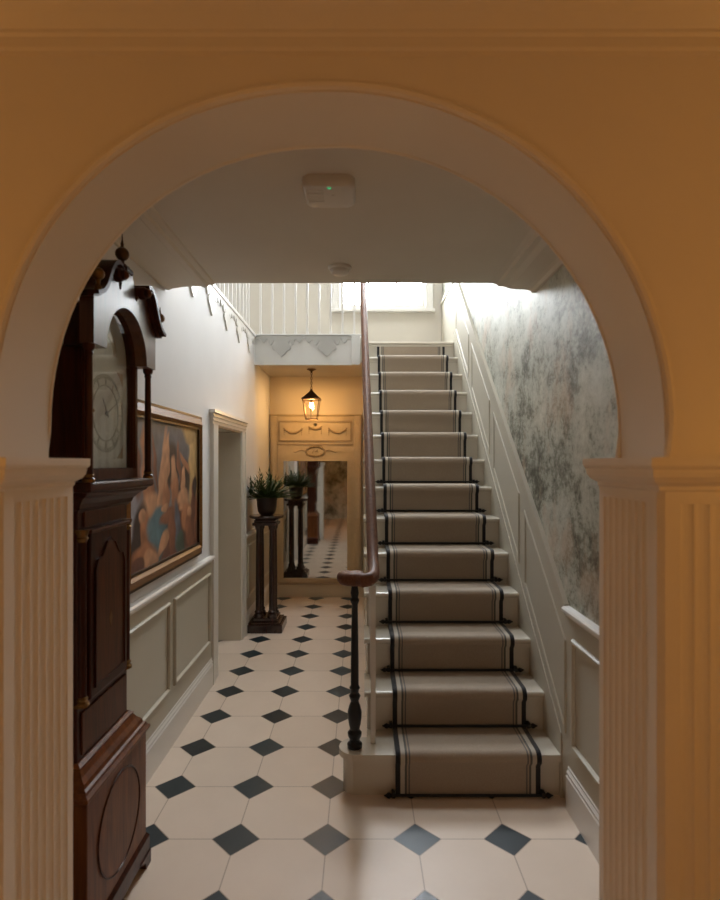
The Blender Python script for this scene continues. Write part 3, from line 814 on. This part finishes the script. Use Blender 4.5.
for j in range(NV+1):
    for i in range(NU+1):
        vs.append((XL+.022, y0+(y1-y0)*i/NU, z0+(z1-z0)*j/NV)); cols.append(paint_col(i/NU, j/NV))
for j in range(NV):
    for i in range(NU):
        a_ = j*(NU+1)+i; fs.append((a_, a_+1, a_+NU+2, a_+NU+1))
me.from_pydata(vs, [], fs); at_ = me.color_attributes.new('paint', 'FLOAT_COLOR', 'POINT')
for i, c_ in enumerate(cols): at_.data[i].color = c_
me.materials.append(M['canvas_paint'])
cv_o = bpy.data.objects.new('canvas', me); COL.objects.link(cv_o); cv_o.parent = pt; cv_o.matrix_parent_inverse = Matrix.Translation(-Vector(pt.location))

# ------------------------------------------------------------------ longcase clock
CY = 1.935; CB = XL + .024      # centre depth, back plane
ck = thing('longcase_clock', (-.93, CY, 0), 'tall dark mahogany grandfather clock behind the left pilaster', 'clock')
def cbox(name, x1, hw, z0, z1, mat='mahogany', bev=.004, x0=None):
    return MB().box(CB if x0 is None else x0, x1, CY-hw, CY+hw, z0, z1, bev).build(name, mat, ck)
# base
cbox('base', -.832, .235, .10, .53, 'mahogany_flame')
def steps(name, prof, hw0, mat):
    """moulding wrapped on front and two sides; prof (proj, z), proj added to x=xf and hw"""
    m = MB(); rings = []
    for p, z in prof:
        rings.append([m.b.verts.new(q) for q in ((CB, CY-hw0-p, z), (xf+p, CY-hw0-p, z), (xf+p, CY+hw0+p, z), (CB, CY+hw0+p, z))])
    for A_, B_ in zip(rings, rings[1:]):
        for k in range(4): m.b.faces.new((A_[k], A_[(k+1) % 4], B_[(k+1) % 4], B_[k]))
    m.b.faces.new(rings[0]); m.b.faces.new(rings[-1])
    return m.build(name, mat, ck)
xf = -.882
steps('base_moulding', [(.055, .515), (.060, .523), (.060, .532), (.050, .540), (.048, .548), (.040, .553), (.036, .566), (.022, .580), (.012, .596), (.014, .603), (.002, .612)], .190, 'mahogany_flame')
xf = -.832
steps('plinth', [(.010, .045), (.010, .105), (.004, .115), (0, .12)], .235, 'mahogany')
# oval line on base panel
ov = [(-.831, CY + .165*math.cos(2*PI*k/40), .318 + .165*math.sin(2*PI*k/40)) for k in range(40)]
m = MB(); m.tube(ov, .0032, 8, closed=True); m.build('oval_moulding', 'mahogany', ck, True)
m = MB(); m.prism([(CY + .158*math.cos(2*PI*k/40), .318 + .158*math.sin(2*PI*k/40)) for k in range(40)], 'yz', -.833, -.8305); m.build('base_panel', 'mahogany_flame', ck)
for s in (-1, 1):
    m = MB()
    q = [(0, .05), (.10, .05), (.085, .04), (.055, .028), (.045, .0), (.0, .0)]
    m.prism([(CY + s*(.247-a_), z) for a_, z in q], 'yz', -.85, -.818); m.box(CB, -.85, CY+s*.247-(.03 if s > 0 else 0), CY+s*.247+(.03 if s < 0 else 0), 0, .05)
    m.build('foot', 'mahogany', ck)
# trunk
cbox('trunk', -.886, .187, .60, 1.41)
MB().box(-.886, -.880, CY-.165, CY+.165, .625, .76, .002).build('lower_panel', 'mahogany_mid', ck)
MB().box(-.886, -.880, CY-.15, CY+.15, 1.345, 1.395, .002).build('frieze_panel', 'mahogany_mid', ck)
# trunk door with shaped raised panel
m = MB(); m.box(-.886, -.866, CY-.140, CY+.140, .79, 1.325, .004); dr_ = m.build('trunk_door', 'mahogany', ck)
pan = [(-.115, .82), (.115, .82), (.115, 1.20), (.10, 1.235), (.07, 1.24), (.055, 1.255), (.03, 1.285), (0, 1.295), (-.03, 1.285), (-.055, 1.255), (-.07, 1.24), (-.10, 1.235), (-.115, 1.20)]
m = MB(); m.ring([(CY+a_, z) for a_, z in pan], [(CY+a_*.92, 1.05+(z-1.05)*.965) for a_, z in pan], 'yz', -.867, -.860)
m.build('panel_moulding', 'mahogany', dr_)
m = MB(); m.prism([(CY+a_*.92, 1.05+(z-1.05)*.965) for a_, z in pan], 'yz', -.868, -.864); m.build('door_panel', 'mahogany_mid', dr_)
m = MB(); m.prism([(CY, .985), (CY+.012, 1.015), (CY, 1.045), (CY-.012, 1.015)], 'yz', -.865, -.8635); m.build('inlay', 'brass', dr_)
m = MB(); m.box(-.886, -.858, CY-.150, CY+.150, 1.325, 1.337, .003); m.build('door_head_moulding', 'mahogany_mid', ck)
# quarter columns
for s in (-1, 1):
    yc = CY + s*.166
    MB().lathe([(.016, .80), (.016, 1.30)], (-.884, yc, 0), 16).build('quarter_column', 'mahogany', ck, True)
    m = MB(); m.lathe([(.016, 1.30), (.022, 1.312), (.018, 1.318), (.024, 1.334), (.024, 1.34)], (-.884, yc, 0), 14); m.build('column_capital', 'brass', ck, True)
    m = MB(); m.lathe([(.024, .782), (.024, .79), (.018, .797), (.021, .806), (.016, .812)], (-.884, yc, 0), 14); m.build('column_base', 'brass', ck, True)
# throat
xf = -.886
steps('throat_moulding', [(.002, 1.392), (.006, 1.40), (.012, 1.404), (.018, 1.42), (.034, 1.438), (.052, 1.448), (.056, 1.455), (.056, 1.462)], .187, 'mahogany')
# hood
xf = -.826
steps('hood_base', [(.0, 1.458), (.012, 1.462), (.016, 1.470), (.014, 1.486), (.011, 1.4915), (-.03, 1.492)], .238, 'mahogany')
HB = -.868
m = MB(); hw, sz = .205, 1.90
body = [(-.205, 1.49), (.205, 1.49), (.205, 2.05), (-.205, 2.05)]
m.box(CB, -.955, CY-.198, CY+.198, 1.49, 2.06); 
m.box(-.955, HB, CY-.198, CY-.170, 1.49, 1.92); m.box(-.955, HB, CY+.170, CY+.198, 1.49, 1.92)
m.build('hood', 'mahogany', ck)
def archp(hw, zb, zs, n=20):
    return [(CY-hw, zb), (CY+hw, zb)] + [(CY + hw*math.cos(PI*k/n), zs + hw*math.sin(PI*k/n)) for k in range(n+1)]
m = MB(); m.ring(archp(.190, 1.495, 1.915), archp(.170, 1.530, 1.915), 'yz', HB, HB+.020)
hd = m.build('hood_door', 'mahogany_mid', ck)
m = MB(); m.ring(archp(.1705, 1.5295, 1.915), archp(.167, 1.533, 1.915), 'yz', HB+.004, HB+.012); m.build('door_bead', 'mahogany', hd)
m = MB(); m.prism(archp(.170, 1.530, 1.915), 'yz', HB+.005, HB+.008); m.build('glass', 'clock_glass', hd)
m = MB(); m.lathe([(.005, 0), (.007, .006), (.004, .012)], (HB+.020, CY-.180, 1.715), 10, 'x'); m.build('knob', 'brass', hd, True)
DX = -.885
m = MB(); m.prism(archp(.169, 1.500, 1.915), 'yz', DX-.002, DX+.003); dl_ = m.build('dial', 'dial_white', ck)
cz_ = 1.722
def circ(r, n=48): return [(CY + r*math.cos(2*PI*k/n), cz_ + r*math.sin(2*PI*k/n)) for k in range(n)]
m = MB(); m.ring(circ(.135), circ(.128), 'yz', DX+.003, DX+.005); m.ring(circ(.098), circ(.094), 'yz', DX+.003, DX+.005)
for k in range(60):
    a = 2*PI*k/60; ra, rb, ww = (.100, .126, .0035) if k % 5 == 0 else (.120, .126, .0012)
    ca_, sa_ = math.cos(a), math.sin(a)
    m.prism([(CY + r*ca_ - w_*sa_, cz_ + r*sa_ + w_*ca_) for r, w_ in ((ra, -ww), (rb, -ww), (rb, ww), (ra, ww))], 'yz', DX+.003, DX+.0045)
m.build('chapter_ring', 'dial_ring', dl_)
m = MB()
for a, L_, w_ in ((2.2, .062, .0035), (.5, .105, .0025)):
    ca_, sa_ = math.cos(a), math.sin(a)
    m.prism([(CY - w_*sa_ - .015*ca_, cz_ + w_*ca_ - .015*sa_), (CY + w_*sa_ - .015*ca_, cz_ - w_*ca_ - .015*sa_), (CY + L_*ca_, cz_ + L_*sa_)], 'yz', DX+.008, DX+.0095)
m.lathe([(.008, 0), (.006, .006)], (DX+.004, CY, cz_), 12, 'x')
m.build('hands', 'steel_dark', dl_)
for sy in (-1, 1):
    for sz_ in (-1, 1):
        y_, z_ = CY + sy*.135, cz_ + sz_*.155
        MB().prism([(y_, z_), (y_ - sy*.045, z_), (y_ - sy*.02, z_ - sz_*.02), (y_, z_ - sz_*.045)], 'yz', DX+.003, DX+.0045).build('corner_ornament', 'dial_gold', dl_)
m = MB()
m.prism([(CY + .085*math.cos(PI*k/16), 1.93 + .085*math.sin(PI*k/16)) for k in range(17)] + [(CY + .06*math.cos(PI*k/16), 1.93 + .06*math.sin(PI*k/16)) for k in range(16, -1, -1)], 'yz', DX+.003, DX+.0045)
m.build('arch_ornament', 'dial_gold', dl_)
# porch pediment board
PBX0, PBX1 = -.846, -.803
swn = [(.252, 2.052), (.235, 2.058), (.215, 2.072), (.195, 2.098), (.178, 2.130), (.160, 2.160), (.138, 2.178), (.115, 2.180)]
right = [(.165, 1.912), (.252, 1.912)] + swn + [(.095, 2.172), (.082, 2.152), (.074, 2.128), (.060, 2.130), (.052, 2.160), (.040, 2.195), (.034, 2.215)]
arc = [(.165*math.cos(PI*k/20), 1.915 + .165*math.sin(PI*k/20)) for k in range(21)]
outl = right + [(-x, z) for x, z in right[::-1]] + [(x, z) for x, z in arc[::-1]][1:-1]
m = MB(); m.prism([(CY+x, z) for x, z in outl], 'yz', PBX0, PBX1); m.build('pediment_board', 'mahogany_gloss', ck)
# hood arch lining between board and door, and roof
m = MB(); m.prism([(CY+x*1.10, 1.915+(z-1.915)*1.10) for x, z in arc] + [(CY+x, z) for x, z in arc[::-1]], 'yz', HB, PBX0)
m.box(HB-.04, PBX0, CY-.225, CY-.182, 1.912, 2.04); m.box(HB-.04, PBX0, CY+.182, CY+.225, 1.912, 2.04)
m.box(HB-.04, PBX0, CY-.225, CY+.225, 2.095, 2.11); m.build('arch_lining', 'mahogany', ck)
cbox('hood_roof', HB-.04, .225, 2.04, 2.075)
# swan necks
for s in (-1, 1):
    cl = [(.285, 2.052), (.262, 2.058), (.240, 2.070), (.218, 2.092), (.200, 2.122), (.182, 2.154), (.160, 2.180), (.135, 2.192), (.112, 2.188)]
    th = [.009, .010, .011, .011, .012, .012, .012, .011, .010]
    m = MB()
    for (k0, x0_, x1_) in ((1.0, PBX0-.01, -.788), (.62, -.788, -.772)):
        lo_ = []; hi_ = []
        for i, (a_, z_) in enumerate(cl):
            p0 = Vector(cl[max(i-1, 0)]); p1 = Vector(cl[min(i+1, len(cl)-1)]); dd = (p1-p0).normalized(); nn = Vector((-dd.y, dd.x))
            up_ = -1 if nn.y < 0 else 1
            c0 = Vector((a_, z_))
            hi_.append(c0 + nn*up_*th[i]*1.0); lo_.append(c0 - nn*up_*th[i]*(k0*2-1))
        m.prism([(CY+s*p.x, p.y) for p in lo_ + hi_[::-1]], 'yz', x0_, x1_)
    # scroll eye
    m.lathe([(.022, -.85), (.022, -.785), (.017, -.78), (.017, -.772), (.009, -.768), (.004, -.766)], (0, CY+s*.100, 2.166), 20, 'x')
    m.build('swan_neck', 'mahogany', ck, True)
    m = MB(); m.lathe([(.013, -.772), (.013, -.767), (.007, -.761), (.003, -.760)], (0, CY+s*.100, 2.166), 14, 'x'); m.build('rosette', 'mahogany_flame', ck, True)
    # corner ball finial
    m = MB(); m.lathe([(.012, 2.062), (.012, 2.075), (.006, 2.085), (.007, 2.10)], (-.787, CY+s*.258, 0), 12); m.ball((-.787, CY+s*.258, 2.117), .0185, 14); m.lathe([(.005, 2.134), (.003, 2.145), (.001, 2.16)], (-.787, CY+s*.258, 0), 8)
    m.build('corner_finial', 'brass', ck, True)
# central finial
m = MB(); m.box(-.852, -.797, CY-.028, CY+.028, 2.205, 2.222, .003); m.box(-.844, -.805, CY-.020, CY+.020, 2.222, 2.232, .003); m.build('finial_plinth', 'mahogany', ck)
m = MB(); m.lathe([(.014, 2.232), (.008, 2.240), (.007, 2.252)], (-.825, CY, 0), 14); m.ball((-.825, CY, 2.272), .0235, 18)
m.lathe([(.008, 2.293), (.005, 2.300), (.006, 2.306), (.003, 2.316), (.001, 2.345)], (-.825, CY, 0), 12); m.build('finial', 'bronze', ck, True)
# hood columns
for s in (-1, 1):
    for xc in (-.826,):
        yc = CY + s*.236
        m = MB(); m.lathe([(.018, 1.492), (.018, 1.502), (.013, 1.508), (.0155, 1.516), (.0125, 1.525), (.0125, 1.70), (.0110, 1.878), (.014, 1.884), (.012, 1.89), (.018, 1.90), (.019, 1.912)], (xc, yc, 0), 16); m.build('hood_column', 'mahogany', ck, True)
    m = MB(); m.lathe([(.0185, 1.492), (.0185, 1.500), (.014, 1.506), (.0165, 1.514), (.013, 1.520)], (-.826, CY+s*.236, 0), 16); m.build('column_base', 'brass', ck, True)

# ------------------------------------------------------------------ ceiling devices
al = thing('smoke_alarm', (-.11, 1.97, CEIL), 'square white ceiling alarm with green light, nearest the arch', 'smoke alarm')
m = MB()
def rr_(hx, hy, r, n=5, bow=.012):
    pts = []
    for (sx, sy, a0) in ((1, 1, 0), (-1, 1, PI/2), (-1, -1, PI), (1, -1, 3*PI/2)):
        for k in range(n+1):
            a = a0 + PI/2*k/n; x = sx*(hx-r) + r*math.cos(a); y = sy*(hy-r) + r*math.sin(a)
            pts.append((x, y))
    return pts
rings = []
for sc_, z in ((1.0, 0), (1.0, -.020), (.97, -.030), (.90, -.036), (.60, -.038)):
    rings.append([m.b.verts.new((-.11 + x*sc_, 1.97 + y*sc_, CEIL + z)) for x, y in rr_(.090, .088, .03)])
for A_, B_ in zip(rings, rings[1:]):
    n_ = len(A_)
    for k in range(n_): m.b.faces.new((A_[k], A_[(k+1) % n_], B_[(k+1) % n_], B_[k]))
m.b.faces.new(rings[0]); m.b.faces.new(rings[-1]); m.build('casing', 'plastic_white', al, True)
m = MB()
for k in range(5): m.box(-.185, -.13, 1.915 + k*.02, 1.918 + k*.02, CEIL-.0395, CEIL-.0365)
m.build('grille', 'plastic_white', al)
MB().box(-.115, -.101, 1.897, 1.905, CEIL-.0385, CEIL-.035).build('indicator_light', 'led_green', al)
MB().lathe([(.008, -.040), (.008, -.036)], (-.095, 1.955, CEIL), 12).build('test_button', 'plastic_white', al)
sd_ = thing('smoke_detector', (-.105, 2.77, CEIL), 'small round white detector near the far edge of the hall ceiling', 'smoke detector')
MB().lathe([(.058, 0), (.058, -.010), (.052, -.016)], (-.105, 2.77, CEIL), 28).build('mounting_base', 'plastic_white', sd_, True)
MB().lathe([(.046, -.016), (.044, -.030), (.036, -.036), (.010, -.038)], (-.105, 2.77, CEIL), 28).build('sensor_head', 'plastic_white', sd_, True)

# ------------------------------------------------------------------ lights
wd = bpy.data.worlds.new('sky'); scene.world = wd; wd.use_nodes = True
bg = wd.node_tree.nodes['Background']; bg.inputs[0].default_value = (.89, .94, 1.0, 1); bg.inputs[1].default_value = 37
def area(name, loc, rot, sx, sy, power, col=(1, 1, 1), portal=False):
    l = bpy.data.lights.new(name, 'AREA'); l.shape = 'RECTANGLE'; l.size = sx; l.size_y = sy; l.energy = power; l.color = col
    if portal: l.cycles.is_portal = True
    o = bpy.data.objects.new(name, l); COL.objects.link(o); o.location = loc; o.rotation_euler = rot; return o
area('window_portal', (.25, D+.24, (WZ0+WZ1)/2), (-PI/2, 0, 0), 1.05, 2.35, 0, portal=True)
area('window_portal', (.05, 4.9, 6.36), (0, 0, 0), 1.0, 1.0, 0, portal=True)
WARM = (1, .455, .105)
def point(name, loc, power, rad, col=WARM):
    l = bpy.data.lights.new(name, 'POINT'); l.energy = power; l.shadow_soft_size = rad; l.color = col
    o = bpy.data.objects.new(name, l); COL.objects.link(o); o.location = loc; return o
point('room_lamp', (1.55, .35, 1.60), 9, .12)
point('room_lamp', (-1.6, .30, 1.60), 8, .12)
point('room_lamp', (.15, -1.5, 2.0), 7, .15, (1, .55, .25))

# ------------------------------------------------------------------ camera
cam = bpy.data.cameras.new('camera'); co = bpy.data.objects.new('camera', cam); COL.objects.link(co)
co.location = (0, 0, EYE); co.rotation_euler = (PI/2, 0, 0)
cam.sensor_fit = 'HORIZONTAL'; cam.sensor_width = 36; cam.lens = 28.0
cam.shift_x = -1/720; cam.shift_y = 13/720; cam.clip_start = .05
cam.dof.use_dof = True; cam.dof.focus_distance = 4.2; cam.dof.aperture_fstop = 3.6
scene.camera = co
scene.view_settings.view_transform = 'Standard'; scene.view_settings.look = 'None'
scene.view_settings.exposure = 0; scene.view_settings.gamma = 1; scene.view_settings.use_curve_mapping = False
scene.cycles.use_denoising = True; scene.cycles.max_bounces = 14; scene.cycles.diffuse_bounces = 8; scene.cycles.transparent_max_bounces = 12
scene.cycles.sample_clamp_indirect = 8
